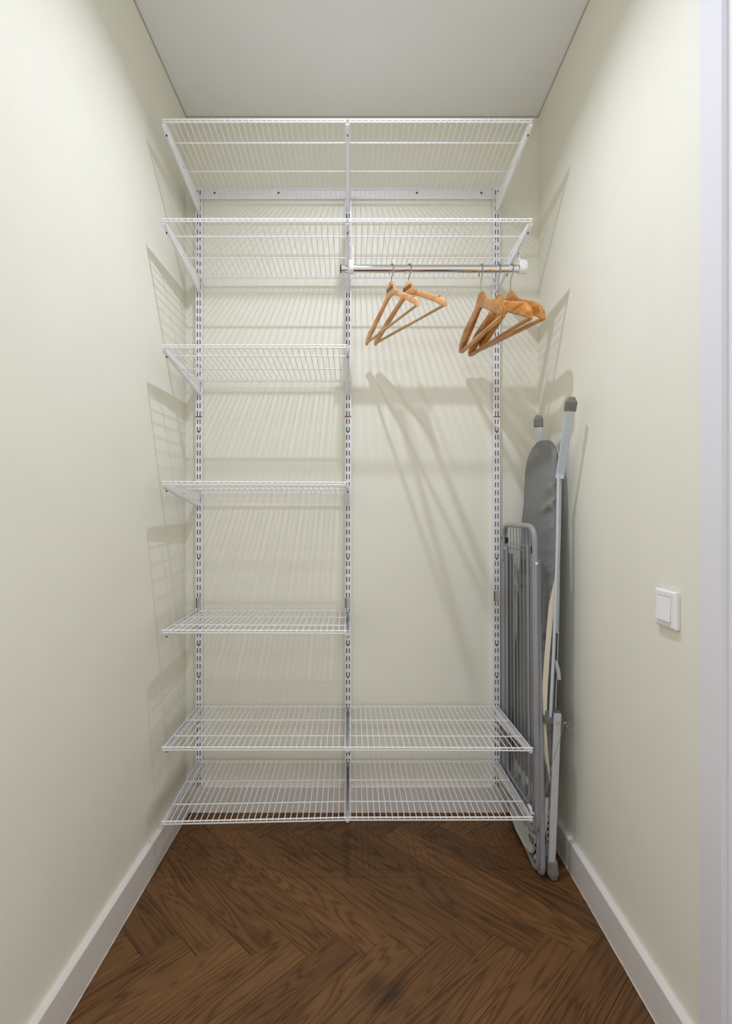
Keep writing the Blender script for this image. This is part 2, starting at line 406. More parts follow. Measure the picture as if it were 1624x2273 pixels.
for k, x in enumerate(SX):
    t = thing('slotted_standard', (x, YS, 0), 'white double-slotted wall standard carrying the %s end of the shelves' % WHICH[k] if k != 1 else
              'white double-slotted wall standard between the two shelf bays', 'wall standard', 'slotted standards')
    if k == 0:
        a = obj('upper_channel', channel_mesh(ZJ+.0004, ZT, phase), 'white', t); upper_me = a.data
        b = obj('lower_channel', channel_mesh(ZBOT, ZJ-.0004, phase), 'white', t); lower_me = b.data
    else:
        link_obj('upper_channel', upper_me, None, t); link_obj('lower_channel', lower_me, None, t)
    if k == 0:
        bm = NB(); box(bm, -.0118, .0118, .0030, .0040, ZBOT, ZT); shade_strip_me = obj('slot_shade_strip', bm, 'black', t).data  # black strip added inside the channel as the shade behind its slots
    else: link_obj('slot_shade_strip', shade_strip_me, None, t)
    for py in (958.5, 1240, 1432, 1503): screw(t, 0, -.0002, EYE+(CY-py)*YS/F)
    # red printed line and the dark printed sticker, both too small to read
    zr = EYE+(CY-925)*YS/F
    bm = NB(); box(bm, -.013, .013, -.0003, -.0001, zr-.0032, zr+.0032); s = obj('red_print', bm, 'red', t)
    bm = NB()
    for q, (dx, wd) in enumerate(((-.0108, .0028), (-.0066, .0034), (-.0016, .003), (.0022, .0026), (.0064, .0022), (.0096, .0026))):
        box(bm, dx-wd/2, dx+wd/2, -.0005, -.0003, zr-.0017, zr+.0019)
    obj('letters', bm, 'ink', s)
    zl = EYE+(CY-(1338 if k < 2 else 1323))*YS/F
    bm = NB(); box(bm, -.0125, .0105, -.0003, -.0001, zl-.0225, zl+.0225); s = obj('sticker', bm, 'paper', t)
    bm = NB(); rnd = random.Random(5)
    z = zl-.020
    while z < zl+.018:
        h_ = rnd.uniform(.0022, .0048); box(bm, -.0118, -.0062, -.0005, -.0003, z, min(z+h_, zl+.020)); z += h_+rnd.uniform(.0008, .0022)
    for cx_, wd in ((-.0028, .0016), (.0022, .0012), (.0062, .0008)):
        z = zl-.019
        while z < zl+.017:
            h_ = rnd.uniform(.0014, .004); box(bm, cx_-wd/2, cx_+wd/2, -.0005, -.0003, z, z+h_); z += h_+rnd.uniform(.0012, .004)
    obj('letters', bm, 'ink', s)

t = thing('hang_track', (0, YB, 2.514), 'white horizontal hang track screwed to the wall behind the top shelves', 'hang track')
bm = NB()
prism(bm, [(YB-.0005-YB, -.020), (-.0085, -.020), (-.0085, .0135), (-.0135, .0165), (-.0135, .0205), (-.0120, .0205), (-.0120, .0175), (-.0068, .0148), (-.0068, -.0185), (-.0005, -.0185)], -.628, .612, 'x')
obj('rail', bm, 'white', t)
for px in (476, 618, 925, 1068): screw(t, (px-CX)*(YB-.009)/F, -.0087, EYE+(CY-428)*(YB-.009)/F-2.514, .0045)
for px in (585, 594, 953, 962):
    bm = NB(); X = (px-CX)*YB/F; box(bm, X-.003, X+.003, -.0150, -.0005, .0208, .0255, .0008); obj('clip', bm, 'plastic', t)

# ------------------------------------------------------------------ wire shelves and brackets
DEP = 0.394; YSB = 2.110; YSF = YSB-DEP
NWIRE = 31; WR, LR = 0.00135, 0.0025
LIP = 0.0085
bm = NB()
path = fillet([(0, .0012, -LIP), (0, .0012, 0), (0, -DEP-.0032, 0), (0, -DEP-.0032, -LIP-.001)], .004, 4)
tube(bm, path, WR, 6)
dw = obj('deck_wire', bm, 'wire', None, smooth=True); deck_me = dw.data; bpy.data.objects.remove(dw)
# bracket: open-topped U profile, deep at the wall, shallow at the front
def bracket_mesh():
    bm = NB(); BL = 0.4030; rings = []
    st = [(-BL, -.0128, -.0160, .0050), (-BL+.0015, -.0128, -.0188, .0060), (-BL+.006, -.0126, -.0215, .0066), (-BL+.013, -.0122, -.0238, .0066), (-BL+.0135, -.0066, -.0240, .0066), (-BL+.03, -.0066, -.0262, .0066),
          (-.20, -.0066, -.0440, .0066), (-.03, -.0066, -.0605, .0066), (-.001, -.0066, -.0625, .0066)]
    th = .0012
    for y, zt, zb, hw in st:
        o_, i_ = [], []
        o_.append((-hw, zt)); i_.append((-hw+th, zt))
        for q in range(7):
            a = PI+PI*q/6; o_.append((hw*math.cos(a), max(zb+hw+hw*math.sin(a), zb))); i_.append(((hw-th)*math.cos(a), min(zb+hw+(hw-th)*math.sin(a), zt)))
        o_.append((hw, zt)); i_.append((hw-th, zt))
        o_ = [(a_, min(b_, zt)) for a_, b_ in o_]
        ring = o_+i_[::-1]
        rings.append([bm.verts.new((a_, y, b_)) for a_, b_ in ring])
    n = len(rings[0])
    for a, b in zip(rings, rings[1:]):
        for k in range(n): bm.faces.new((a[k], a[(k+1) % n], b[(k+1) % n], b[k]))
    bm.faces.new(rings[0][::-1]); bm.faces.new(rings[-1])
    # closed rounded nose
    hw = .0058; y = -BL+.004
    prism(bm, [(-hw, -.0150), (-hw*.8, -.0185), (0, -.0205), (hw*.8, -.0185), (hw, -.0150)], y, y+.001, 'y')
    return bm
b0 = obj('b', bracket_mesh(), 'white', None, smooth=True); br_me = b0.data; bpy.data.objects.remove(b0)
bm = NB(); prism(bm, [(-.006, -.0560), (.0, -.0560), (.007, -.0600), (.007, -.0080), (.0, -.0120), (-.006, -.0120)], -.0008, .0008, 'x')
b0 = obj('b', bm, 'white'); hook_me = b0.data; bpy.data.objects.remove(b0)
bm = NB(); box(bm, -.0069, -.0064, -.215, -.207, -.024, -.0215); box(bm, .0064, .0069, -.215, -.207, -.024, -.0215)
b0 = obj('b', bm, 'black'); slot_me = b0.data; bpy.data.objects.remove(b0)
bm = NB(); box(bm, -.0016, .0016, -.372, -.368, -.0315, -.0262)
b0 = obj('b', bm, 'black'); hole_me = b0.data; bpy.data.objects.remove(b0)

ORD = ('top', 'second', 'third', 'fourth', 'fifth', 'sixth', 'lowest')
# front y px of left/middle/right, back y px
SHELF = [((265.0, 265.0, 265.0), 434.5, 3), ((485.5, 486.0, 486.0), 612.4, 3), ((766.0, 766.0), 841.8, 2), ((1069.0, 1071.0), 1091.0, 2),
         ((1398.6, 1400.0), 1353.0, 2), ((1658.6, 1658.6, 1660.0), 1566.0, 3), ((1823.7, 1814.2, 1813.5), 1688.0, 3)]
def where(s, bay, n):
    side = 'left' if bay == 0 else 'right'
    if s == 0: return 'white wire shelf at the very top of the %s bay, above the hang track' % side
    if s == 1: return 'white wire shelf second from the top in the left bay' if bay == 0 else 'white wire shelf directly above the chrome clothes rail'
    if s == 2: return 'white wire shelf third from the top in the left bay, beside the hangers'
    if s == 3: return 'white wire shelf seen nearly edge-on midway up the left bay'
    if s == 4: return 'single white wire shelf in the left bay just below the printed stickers'
    if s == 5: return 'white wire shelf second from the bottom in the %s bay' % side
    return ('lowest white wire shelf in the left bay, sagging at its left front corner' if bay == 0 else 'lowest white wire shelf in the right bay, beside the drying rack')
for s, (fy, byy, n) in enumerate(SHELF):
    zb = EYE+(CY-byy)*YSB/F
    zf = [EYE+(CY-y)*(YSF)/F for y in fy]
    tilt = [math.atan2(z-zb, DEP) for z in zf]
    for k in range(n):
        pos = WHICH[k]
        lab = 'white tapered bracket under the %s wire shelf%s, on the %s standard' % (ORD[s] if s in (0, 6) else ORD[s]+'-from-top', '' if n == 2 else ' row', pos)
        t = thing('shelf_bracket', (SX[k], YS-.001, zb+(YS-.001-YSB)*-math.tan(tilt[k])), lab, 'shelf bracket', 'shelf brackets', rot=(-tilt[k], 0, 0))
        link_obj('arm', br_me, None, t); link_obj('hook_plate', hook_me, None, t); link_obj('slot', slot_me, None, t); link_obj('hole', hole_me, None, t)
    for bay in range(n-1):
        xa, xb = SX[bay]+(.0012 if bay else -.0055), SX[bay+1]-(.0012 if bay == 0 and n == 3 else -.0055)
        if n == 2: xa, xb = SX[0]-.0055, SX[1]-.0008
        W = xb-xa
        t = thing('wire_shelf', (xa, YSB, zb), where(s, bay, n), 'wire shelf', 'wire shelves')
        def dpt(u, d, dz=0.0):
            tl = tilt[bay]*(1-u)+tilt[bay+1]*u
            return Vector((u*W, -d*math.cos(tl), d*math.sin(tl)+dz))
        for nm, d, dz, inset in (('front_rail', DEP, -.0005, 0), ('front_lip_wire', DEP, -LIP-.0005, .0015), ('back_rail', -.0012, -.0040, 0), ('back_lip_wire', -.0012, -LIP-.0012, .0125)):
            bm = NB(); tube(bm, [dpt(inset/W, d, dz), dpt(1-inset/W, d, dz)], LR if 'back' not in nm else .0021, 8); obj(nm, bm, 'wire', t, smooth=True)
        for d in (DEP-.100, DEP-.245):
            bm = NB(); tube(bm, [dpt(.0035/W, d, -.0039), dpt(1-.0035/W, d, -.0039)], .0024, 8); obj('support_wire', bm, 'wire', t, smooth=True)
        for q in range(NWIRE):
            u = (.0085+(W-.017)*q/(NWIRE-1))/W
            o = link_obj('deck_wire', deck_me, None, t); o.location = (u*W, 0, 0)
            o.rotation_euler = (-(tilt[bay]*(1-u)+tilt[bay+1]*u), 0, 0)

# ------------------------------------------------------------------ clothes rail and holders
YR, ZR, RR = 1.870, EYE+(CY-597)*1.870/F, 0.0140
t = thing('clothes_rail', (0, YR, ZR), 'chrome clothes rail hung under the second shelf, carrying five wooden hangers', 'clothes rail')
def xcyl(bm, x0, x1, r0, r1=None, n=28):
    r1 = r0 if r1 is None else r1
    tube(bm, [(x0, 0, 0), (x1, 0, 0)], 0, n, rr=[r0, r1])
bm = NB(); xcyl(bm, -.030, .600, RR); obj('tube', bm, 'chrome', t, smooth=True)
bm = NB(); xcyl(bm, -.0345, -.0300, RR-.0008, RR+.0002); obj('end_cap', bm, 'black', t, smooth=True)
tiltR = math.atan2(EYE+(CY-486.0)*YSF/F-(EYE+(CY-612.4)*YSB/F), DEP)
zdk = EYE+(CY-612.4)*YSB/F+(YSB-YR)*math.tan(tiltR)     # deck height above the rail
def holder(x, w_, lab, right):
    t = thing('rail_holder', (x, YR, ZR), lab, 'rail holder', 'clothes rail holders')
    bm = NB(); n = 28; outer, inner = [], []
    for k in range(n):
        a = 2*PI*k/n; c, s_ = math.cos(a), math.sin(a)
        ry = .0185; oz = s_*.0185 if s_ < 0 else min(s_*1.9, 1.0)*.0255
        oy = c*ry if s_ < 0 else max(-ry, min(ry, c*1.35*ry))
        outer.append((oy, oz)); inner.append((c*(RR+.0004), s_*(RR+.0004)))
    ringprism(bm, outer, inner, -w_/2, w_/2, 'x')
    o = obj('cup', bm, 'plastic', t, smooth=True)
    md = o.modifiers.new('bevel', 'BEVEL'); md.width = .0012; md.segments = 2; md.limit_method = 'ANGLE'
    top = zdk-.0075-ZR; xs = (-w_/2+.0022) if right else (w_/2-.0022)
    bm = NB(); box(bm, xs-.0014, xs+.0014, -.008, .008, .0235, top, .0006)
    obj('strap', bm, 'plastic', t)
    return t
holder(0.0040, .0190, 'white plastic rail holder on the middle bracket, at the black capped rail end', False)
holder(0.6158, .0270, 'white plastic rail holder at the right bracket by the corner', True)

# ------------------------------------------------------------------ hangers
def hanger(name, X, yaw, kind, label, neck, endz, half, lean=0.0):
    """local: origin at the top of the rail, x along the hanger, z up"""
    t = thing(name, (X, YR, ZR+RR+.0021), label, 'hanger', 'wooden hangers on the clothes rail', rot=(0, lean, yaw-PI/2))
    pale = kind == 'pale'; curve = .006 if pale else .004
    if pale:
        top = [(0, 0), (.035, -.0015), (.07, -.007), (.13, -.026), (.2, -.043), (.32, -.058), (.5, -.076), (.7, -.098), (.85, -.114), (.93, -.122), (.975, -.130), (1.0, -.140)]
        bot = [(0, -.050), (.06, -.052), (.15, -.058), (.3, -.073), (.5, -.096), (.7, -.120), (.85, -.138), (.95, -.152), (1.0, -.157)]
        thk = [(0, .0062), (.3, .0058), (1.0, .0062)]
    else:
        top = [(0, 0), (.05, -.001), (.085, -.006), (.14, -.020), (.22, -.033), (.36, -.046), (.55, -.060), (.75, -.075), (.88, -.090), (.96, -.106), (1.0, -.122)]
        bot = [(0, -.052), (.1, -.056), (.3, -.076), (.5, -.095), (.7, -.114), (.9, -.133), (1.0, -.142)]
        thk = [(0, .0070), (.3, .0080), (.7, .0092), (.9, .0094), (1.0, .0088)]
    fz = (endz-neck)/(.157 if pale else .142)
    def ip(tab, u):
        for (a, va), (b, vb) in zip(tab, tab[1:]):
            if u <= b+1e-9:
                q = (u-a)/(b-a); return va+(vb-va)*q
        return tab[-1][1]
    bm = NB(); rings = []; NS = 56; n = 14
    for i in range(NS+1):
        u = -1+2*i/NS; a = abs(u); x = u*half
        zt, zb_ = -neck+ip(top, a)*fz, -neck+ip(bot, a)*fz
        zt, zb_ = max(zt, zb_+.004), zb_
        h_, c = (zt-zb_)/2, (zt+zb_)/2; ty = ip(thk, a); yo = -curve*a*a
        ring = []
        for k in range(n):
            an = 2*PI*k/n; cc, ss = math.cos(an), math.sin(an)
            e = .45 if pale else .36
            ring.append(bm.verts.new((x, yo+ty*math.copysign(abs(cc)**e, cc), c+h_*math.copysign(abs(ss)**(.55 if pale else .42), ss))))
        rings.append(ring)
    for a, b in zip(rings, rings[1:]):
        for k in range(n): bm.faces.new((a[k], a[(k+1) % n], b[(k+1) % n], b[k]))
    bm.faces.new(rings[0][::-1]); bm.faces.new(rings[-1])
    body = obj('body', bm, 'beech' if pale else 'oak', t, smooth=True)
    # trouser bar
    bz = -neck+ip(bot, .95)*fz
    bm = NB(); yo = -curve*.9
    if pale: tube(bm, [(-half*.955, yo, bz+.004), (half*.955, yo, bz+.004)], .0050, 10)
    else: bar(bm, [(-half*.985, yo, bz-.002), (half*.985, yo, bz-.002)], .017, .0085, (0, 1, 0))
    obj('trouser_bar', bm, 'beechbar' if pale else 'oak', t, smooth=pale)
    if pale:
        for sgn in (-1, 1):       # skirt notch in the shoulder
            u = .86; bm = NB(); zt = -neck+ip(top, u)*fz
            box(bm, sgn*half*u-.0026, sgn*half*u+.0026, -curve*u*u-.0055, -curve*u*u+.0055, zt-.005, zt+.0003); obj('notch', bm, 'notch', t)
        # dark stamped label with pale letters too small to read, on the face towards the left
        bm = NB(); box(bm, -.024, .024, -.0066, -.0058, -neck-.0335, -neck-.0205); st = obj('stamp', bm, 'stamp', body)
        bm = NB(); rnd = random.Random(3)
        for q in range(5):
            x = -.0182+q*.0093
            box(bm, x-.0030, x-.0016, -.0069, -.0065, -neck-.031, -neck-.023)
            zz = (-neck-.031, -neck-.0277, -neck-.0245)
            for j in rnd.sample(range(3), 2): box(bm, x-.0016, x+.0024, -.0069, -.0065, zz[j], zz[j]+.0014)
        obj('letters', bm, 'stampmark', st)
    else:
        for sgn in (-1, 1):
            bm = NB(); cx_ = sgn*half*.93
            rg = [[bm.verts.new((cx_+.0022*math.cos(2*PI*k/10), yo+.0022*math.sin(2*PI*k/10), bz-.0063-d)) for k in range(10)] for d in (0, .0006)]
            for k in range(10): bm.faces.new((rg[0][k], rg[0][(k+1) % 10], rg[1][(k+1) % 10], rg[1][k]))
            bm.faces.new(rg[0]); bm.faces.new(rg[1][::-1]); obj('dowel_hole', bm, 'black', t)
    # hook in the plane of the hanger, wrapped over the rail
    R = RR+.0021; Rx = R/max(.6, math.cos(yaw))+.0012
    pts = [Vector((0, 0, -neck-.012)), Vector((0, 0, -neck+.004))]
    stem = max(.0, neck-.062)
    if stem > 0: pts.append(Vector((0, 0, -.062+.004)))
    pts += [Vector((.004, 0, -.048)), Vector((Rx*.80, 0, -.034))]
    for k in range(15):
        a = math.radians(-28+k*(218/14)); pts.append(Vector((Rx*math.cos(a), 0, -R+R*math.sin(a))))
    pts.append(Vector((-Rx*.98, 0, -R-.020 if not pale else -R-.010)))
    # smooth it
    for _ in range(2):
        q = [pts[0]]
        for a, b in zip(pts, pts[1:]): q += [a*.75+b*.25, a*.25+b*.75]
        q.append(pts[-1]); pts = q
    bm = NB(); tube(bm, pts, .0019, 8); obj('hook', bm, 'steel', t, smooth=True)
    return t
hanger('wooden_hanger', .1480, math.radians(21.5), 'pale', 'pale stamped wooden hanger nearest the middle standard, half overlapping its twin', .060, .228, .208)
hanger('wooden_hanger', .2090, math.radians(28), 'pale', 'pale stamped wooden hanger turned widest, second from the middle standard', .058, .229, .219)
hanger('wooden_hanger', .4690, math.radians(8), 'gold', 'golden wooden hanger leftmost of the three at the right rail end', .098, .258, .195)
hanger('wooden_hanger', .5300, math.radians(14), 'gold', 'golden wooden hanger in the middle of the three at the right rail end, hanging lowest', .108, .268, .207)
hanger('wooden_hanger', .5740, math.radians(21), 'gold', 'golden wooden hanger rightmost, closest to the white rail holder and corner', .096, .256, .172)

# ------------------------------------------------------------------ light switch
ys0, ys1 = 1.178, 1.262; zs0 = EYE+(CY-1391.0)*1.225/F; zs1 = zs0+.087
t = thing('light_switch', (XR(1.22), 1.22, (zs0+zs1)/2), 'white square rocker light switch on the right wall by the door', 'light switch', rot=(0, 0, -math.atan(SK)))
hh, hw = .0435, .0425
bm = NB(); box(bm, -.0065, -.0002, -hw+.0015, hw-.0015, -hh+.0015, hh-.0015, .001); obj('backplate', bm, 'plastic', t)
bm = NB()
o1 = [(-hw, -hh), (hw, -hh), (hw, hh), (-hw, hh)]
fr = [(-hw+.005, -hh+.004), (hw-.005, -hh+.004), (hw-.005, hh-.004), (-hw+.005, hh-.004)]
inn = [(-.0235, -.0300), (.0345, -.0300), (.0345, .0275), (-.0235, .0275)]
inn = [(-.0255, -.0285), (.0300, -.0285), (.0300, .0285), (-.0255, .0285)]
V = [[bm.verts.new((d, a, b)) for a, b in L_] for d, L_ in ((-.0066, o1), (-.0090, o1), (-.0118, fr), (-.0118, inn), (-.0070, inn))]
for A, B in zip(V, V[1:]):
    for k in range(4): bm.faces.new((A[k], A[(k+1) % 4], B[(k+1) % 4], B[k]))
o = obj('frame', bm, 'plastic', t)
md = o.modifiers.new('bevel', 'BEVEL'); md.width = .0012; md.segments = 2; md.limit_method = 'ANGLE'
bm = NB(); prism(bm, [(-.0072, -.0278), (-.0170, -.0278), (-.0120, .0280), (-.0072, .0280)], -.0248, .0293, 'y')
o = obj('rocker', bm, 'plastic', t)
md = o.modifiers.new('bevel', 'BEVEL'); md.width = .0010; md.segments = 2

# ------------------------------------------------------------------ ironing board
t = thing('ironing_board', (.66, 1.80, 0), 'grey covered ironing board folded upright in the right corner, nose up', 'ironing board')
OB = Vector((.66, 1.80, 0))
def ob(name, bm, m, smooth=False, parent=None):
    bmesh.ops.translate(bm, verts=bm.verts, vec=-OB); return obj(name, bm, m, parent or t, smooth=smooth)
BZ0, BZ1 = .255, 1.478
def bx_near(z): return .6500+(z-BZ0)*.0385
def bx(y, z): return bx_near(z)-.006*(y-1.76)/.33        # plane of the padded face
def edges(z):
    u = (z-BZ0)/(BZ1-BZ0)
    k = max(0.0, u-.45)/.48
    near, far = 1.752+.046*min(k, 1)**1.4, 2.112-.040*min(k, 1)**1.4
    if u > .93:
        q = (u-.93)/.07; s_ = math.sqrt(max(0.0, 1-q*q)); c = 1.912
        near = c-(c-near)*s_; far = c+(far-c)*s_
    if u < .03:
        q = 1-u/.03; near += .02*q*q; far -= .03*q*q
    return near, far
bm = NB(); rings = []; NS, n = 200, 56; rnd = random.Random(2)
wr = [(rnd.uniform(BZ0, 1.35), rnd.uniform(.006, .014), rnd.uniform(.0020, .0048), rnd.uniform(-.45, -.15)) for _ in range(40)]
for i in range(NS+1):
    u = i/NS; u = u if u < .8 else .8+.2*math.sin((u-.8)/.2*PI/2)
    z = BZ0+(BZ1-BZ0)*u*0.9995; near, far = edges(z); wd = max(far-near, .004); hwid = wd/2; cy_ = (near+far)/2
    th = .0145
    ring = []
    for k in range(n):
        a = 2*PI*k/n; c, s_ = math.cos(a), math.sin(a)
        yy = cy_ - hwid*math.copysign(abs(c)**.55, c)
        dd = th*math.copysign(abs(s_)**.55, s_)             # + = padded face (towards the left)
        # wrinkles where the cover is gathered round the near edge
        wgt = max(0.0, 1-(yy-near)/.13) if near < yy < near+.13 or yy <= near else 0
        wv = 0
        for wz, ww, wa, sl in wr:
            dz = (z-(wz+sl*(yy-near)))/ww
            if abs(dz) < 3: wv += wa*math.exp(-dz*dz)
        x = bx(yy, z)+.0145-dd - (wgt*wv if s_ > -.3 else 0) + (.0012*math.sin(z*38+yy*20) if s_ > 0 else 0)
        ring.append(bm.verts.new((x, yy, z)))
    rings.append(ring)
for a, b in zip(rings, rings[1:]):
    for k in range(n): bm.faces.new((a[k], a[(k+1) % n], b[(k+1) % n], b[k]))
bm.faces.new(rings[0][::-1]); bm.faces.new(rings[-1])
cover = ob('cover', bm, 'fabric', True)
# elastic hem bowed along the underside of the near edge
hp = [(1236, 1205, 1.755), (1237, 1250, 1.753), (1236, 1285, 1.752), (1231, 1310, 1.752), (1224, 1345, 1.751), (1219, 1400, 1.750), (1214, 1460, 1.750), (1210, 1520, 1.750), (1208.5, 1570, 1.750), (1208.5, 1620, 1.750), (1211, 1665, 1.750), (1216, 1705, 1.750), (1220, 1738, 1.752)]
bm = NB(); A = [at(*p) for p in hp]; L_ = []
wv_ = [.5, .8, 1, 1.1, 1.2, 1.2, 1.2, 1.2, 1.1, 1.0, 1.0, .8, .3]
for p, q in zip(A, wv_):
    L_.append([bm.verts.new(p+Vector(d)) for d in ((-.0065*q, .004, 0), (.0065*q, -.001, 0), (.0065*q, .0012, 0), (-.0065*q, .0062, 0))])
for a, b in zip(L_, L_[1:]):
    for k in range(4): bm.faces.new((a[k], a[(k+1) % 4], b[(k+1) % 4], b[k]))
bm.faces.new(L_[0][::-1]); bm.faces.new(L_[-1])
ob('elastic_hem', bm, 'hem', True, None)
# board's metal underside
bm = NB(); poly = []
zs = [BZ0+.01+(BZ1-.03-BZ0-.01)*k/24 for k in range(25)]
pn = [(edges(z)[0]+.012, z) for z in zs]; pf = [(edges(z)[1]-.012, z) for z in zs]
A = [bm.verts.new((bx(y, z)+.030, y, z)) for y, z in pn]; B = [bm.verts.new((bx(y, z)+.030, y, z)) for y, z in pf]
A2 = [bm.verts.new((bx(y, z)+.033, y, z)) for y, z in pn]; B2 = [bm.verts.new((bx(y, z)+.033, y, z)) for y, z in pf]
for k in range(24):
    bm.faces.new((A[k], A[k+1], B[k+1], B[k])); bm.faces.new((A2[k], B2[k], B2[k+1], A2[k+1]))
    bm.faces.new((A[k], A2[k], A2[k+1], A[k+1])); bm.faces.new((B[k], B[k+1], B2[k+1], B2[k]))
bm.faces.new((A[0], B[0], B2[0], A2[0])); bm.faces.new((A[-1], A2[-1], B2[-1], B[-1]))
ob('underside', bm, 'bluewhite')
# feet of the folded leg pair, pointing up
def foot(name, px, py, Y, w_, tip_dir, tilt_x):
    p = at(px, py, Y)
    bm = NB(); L_ = []
    d = Vector(tip_dir).normalized(); side = Vector((1, -.35, 0)).normalized(); side = (side-d*side.dot(d)).normalized(); v = d.cross(side)
    for h_, s_ in ((-.018, .86), (-.016, 1), (.012, 1.0), (.024, .60), (.027, .42)):
        pr = [(-1, -.55), (-.75, -.8), (.75, -.8), (1, -.55), (1, .55), (.75, .8), (-.75, .8), (-1, .55)]
        L_.append([bm.verts.new(p+d*h_+side*a*w_/2*s_+v*b*w_*.42*s_) for a, b in pr])
    for a, b in zip(L_, L_[1:]):
        for k in range(8): bm.faces.new((a[k], a[(k+1) % 8], b[(k+1) % 8], b[k]))
    bm.faces.new(L_[0][::-1]); bm.faces.new(L_[-1])
    return ob(name, bm, 'cap', False)
pn0, pn1 = at(1265.5, 905, 1.660), at(1243, 1052, 1.742)
d0 = (pn0-pn1).normalized()
foot('foot_cap', 1266, 900, 1.660, .036, d0, 0)
pm = at(1232, 1180, 1.742)
bm = NB(); bar(bm, [pn0, pn1, at(1241.5, 1062, 1.744)], .027, .018, (1, -.35, 0)); ob('leg', bm, 'bluewhite')
bm = NB(); tube(bm, [at(1239, 1052, 1.738), at(1236.5, 1200, 1.738), at(1233.5, 1300, 1.738), at(1228.5, 1440, 1.738), at(1221, 1594, 1.738)], .0050, 10); ob('leg', bm, 'bluewhite', True)
bm = NB(); tube(bm, [at(1243.5, 1060, 1.752), at(1241, 1200, 1.752), at(1237.5, 1300, 1.752), at(1234.5, 1404, 1.752), at(1237, 1407, 1.752), at(1238.5, 1403, 1.752)], .0042, 8); ob('latch_rod', bm, 'bluewhite', True)
foot('foot_cap', 1194.5, 938, 1.975, .034, (0.0, .03, 1), 0)
bm = NB(); bar(bm, [at(1194.5, 940, 1.975), at(1197, 985, 1.975), at(1200, 1100, 1.965), at(1196, 1500, 1.955)], .028, .018, (1, -.35, 0)); ob('leg', bm, 'bluewhite')
# release lever
bm = NB(); tube(bm, [at(1222, 1456, 1.775), at(1228, 1462, 1.765), at(1234, 1474, 1.76), at(1238, 1490, 1.758), at(1240, 1508, 1.757)], 0, 10, rr=[.004, .005, .0072, .0078, .0072]); ob('release_lever', bm, 'legwhite', True)
# hinge block with ridges
bm = NB()
def pbox(px0, px1, py0, py1, Ya, Yb, bev=.002):
    a, b = at(px0, py1, Ya), at(px1, py0, Ya); box(bm, a.x, b.x, Ya, Yb, a.z, b.z, bev)
pbox(1213, 1245, 1581, 1595, 1.736, 1.80); pbox(1210, 1249, 1593, 1609, 1.730, 1.81); pbox(1216, 1245, 1608, 1621, 1.736, 1.80)
ob('hinge_block', bm, 'hinge')
# lower leg and foot on the floor
pt, pb_ = at(1237, 1585, 1.722), at(1223.5, 1922, 1.735)
bm = NB(); bar(bm, [pt, pb_], .0225, .012, (1, 0, 0)); leg2 = ob('leg', bm, 'legwhite')
bm = NB(); bar(bm, [at(1215, 1800, 1.752), at(1217.5, 1912, 1.757)], .014, .010, (1, 0, 0)); ob('stay_bar', bm, 'bluewhite')
bm = NB()
for k in range(7):
    p = at(1215+.38*k, 1812+14*k, 1.746); box(bm, p.x-.0022, p.x+.0022, p.y-.0012, p.y, p.z-.0045, p.z+.0045)
ob('adjusting_holes', bm, 'black')
bm = NB()
p = at(1237, 1604, 1.713)
rg = [[bm.verts.new(p+Vector((r_*math.cos(2*PI*k/12), -h_, r_*math.sin(2*PI*k/12)))) for k in range(12)] for r_, h_ in ((.005, -.003), (.005, .001), (.0032, .0035))]
for a, b in zip(rg, rg[1:]):
    for k in range(12): bm.faces.new((a[k], a[(k+1) % 12], b[(k+1) % 12], b[k]))
bm.faces.new(rg[0][::-1]); bm.faces.new(rg[-1]); ob('rivet', bm, 'chrome', True)
bm = NB(); L_ = []
fx = (1224-CX)*1.738/F
for z, sx, sy in ((.062, .0165, .014), (.060, .0175, .018), (.022, .0185, .024), (.008, .0125, .022), (.0012, .0065, .018)):
    pr = [(-1, -.6), (-.7, -1), (.7, -1), (1, -.6), (1, .8), (.7, 1), (-.7, 1), (-1, .8)]
    L_.append([bm.verts.new((fx+a*sx+.002*(.062-z)/.06, 1.742+b*sy, z)) for a, b in pr])
for a, b in zip(L_, L_[1:]):
    for k in range(8): bm.faces.new((a[k], b[k], b[(k+1) % 8], a[(k+1) % 8]))
bm.faces.new(L_[0]); bm.faces.new(L_[-1][::-1]); ob('foot_cap', bm, 'cap')
bm = NB(); bar(bm, [(fx+.004, 1.76, .045), (fx+.004, 2.06, .045)], .024, .018, (1, 0, 0)); ob('foot_bar', bm, 'bluewhite')
# iron rest below the padded end
def rx(y, z): return .6545-(.26-z)*.158-.006*(y-1.76)/.3
o_ = [(2.054, .252), (1.768, .252), (1.766, .150), (1.772, .085), (1.786, .054), (1.850, .043), (1.930, .046), (2.000, .064), (2.036, .110), (2.050, .190)]
i_ = [(2.018, .232), (1.806, .232), (1.802, .165), (1.806, .128), (1.818, .106), (1.862, .095), (1.915, .098), (1.968, .112), (2.000, .146), (2.014, .195)]
bm = NB()
V = [[bm.verts.new((rx(y, z)+dx, y, z)) for y, z in L_] for dx in (-.006, .006) for L_ in (o_, i_)]
o0, i0, o1_, i1 = V; n = len(o_)
for k in range(n):
    j = (k+1) % n
    for q in ((o0[k], o0[j], i0[j], i0[k]), (o1_[k], i1[k], i1[j], o1_[j]), (o0[k], o1_[k], o1_[j], o0[j]), (i0[k], i0[j], i1[j], i1[k])): bm.faces.new(q)
rest = ob('iron_rest', bm, 'restwhite')
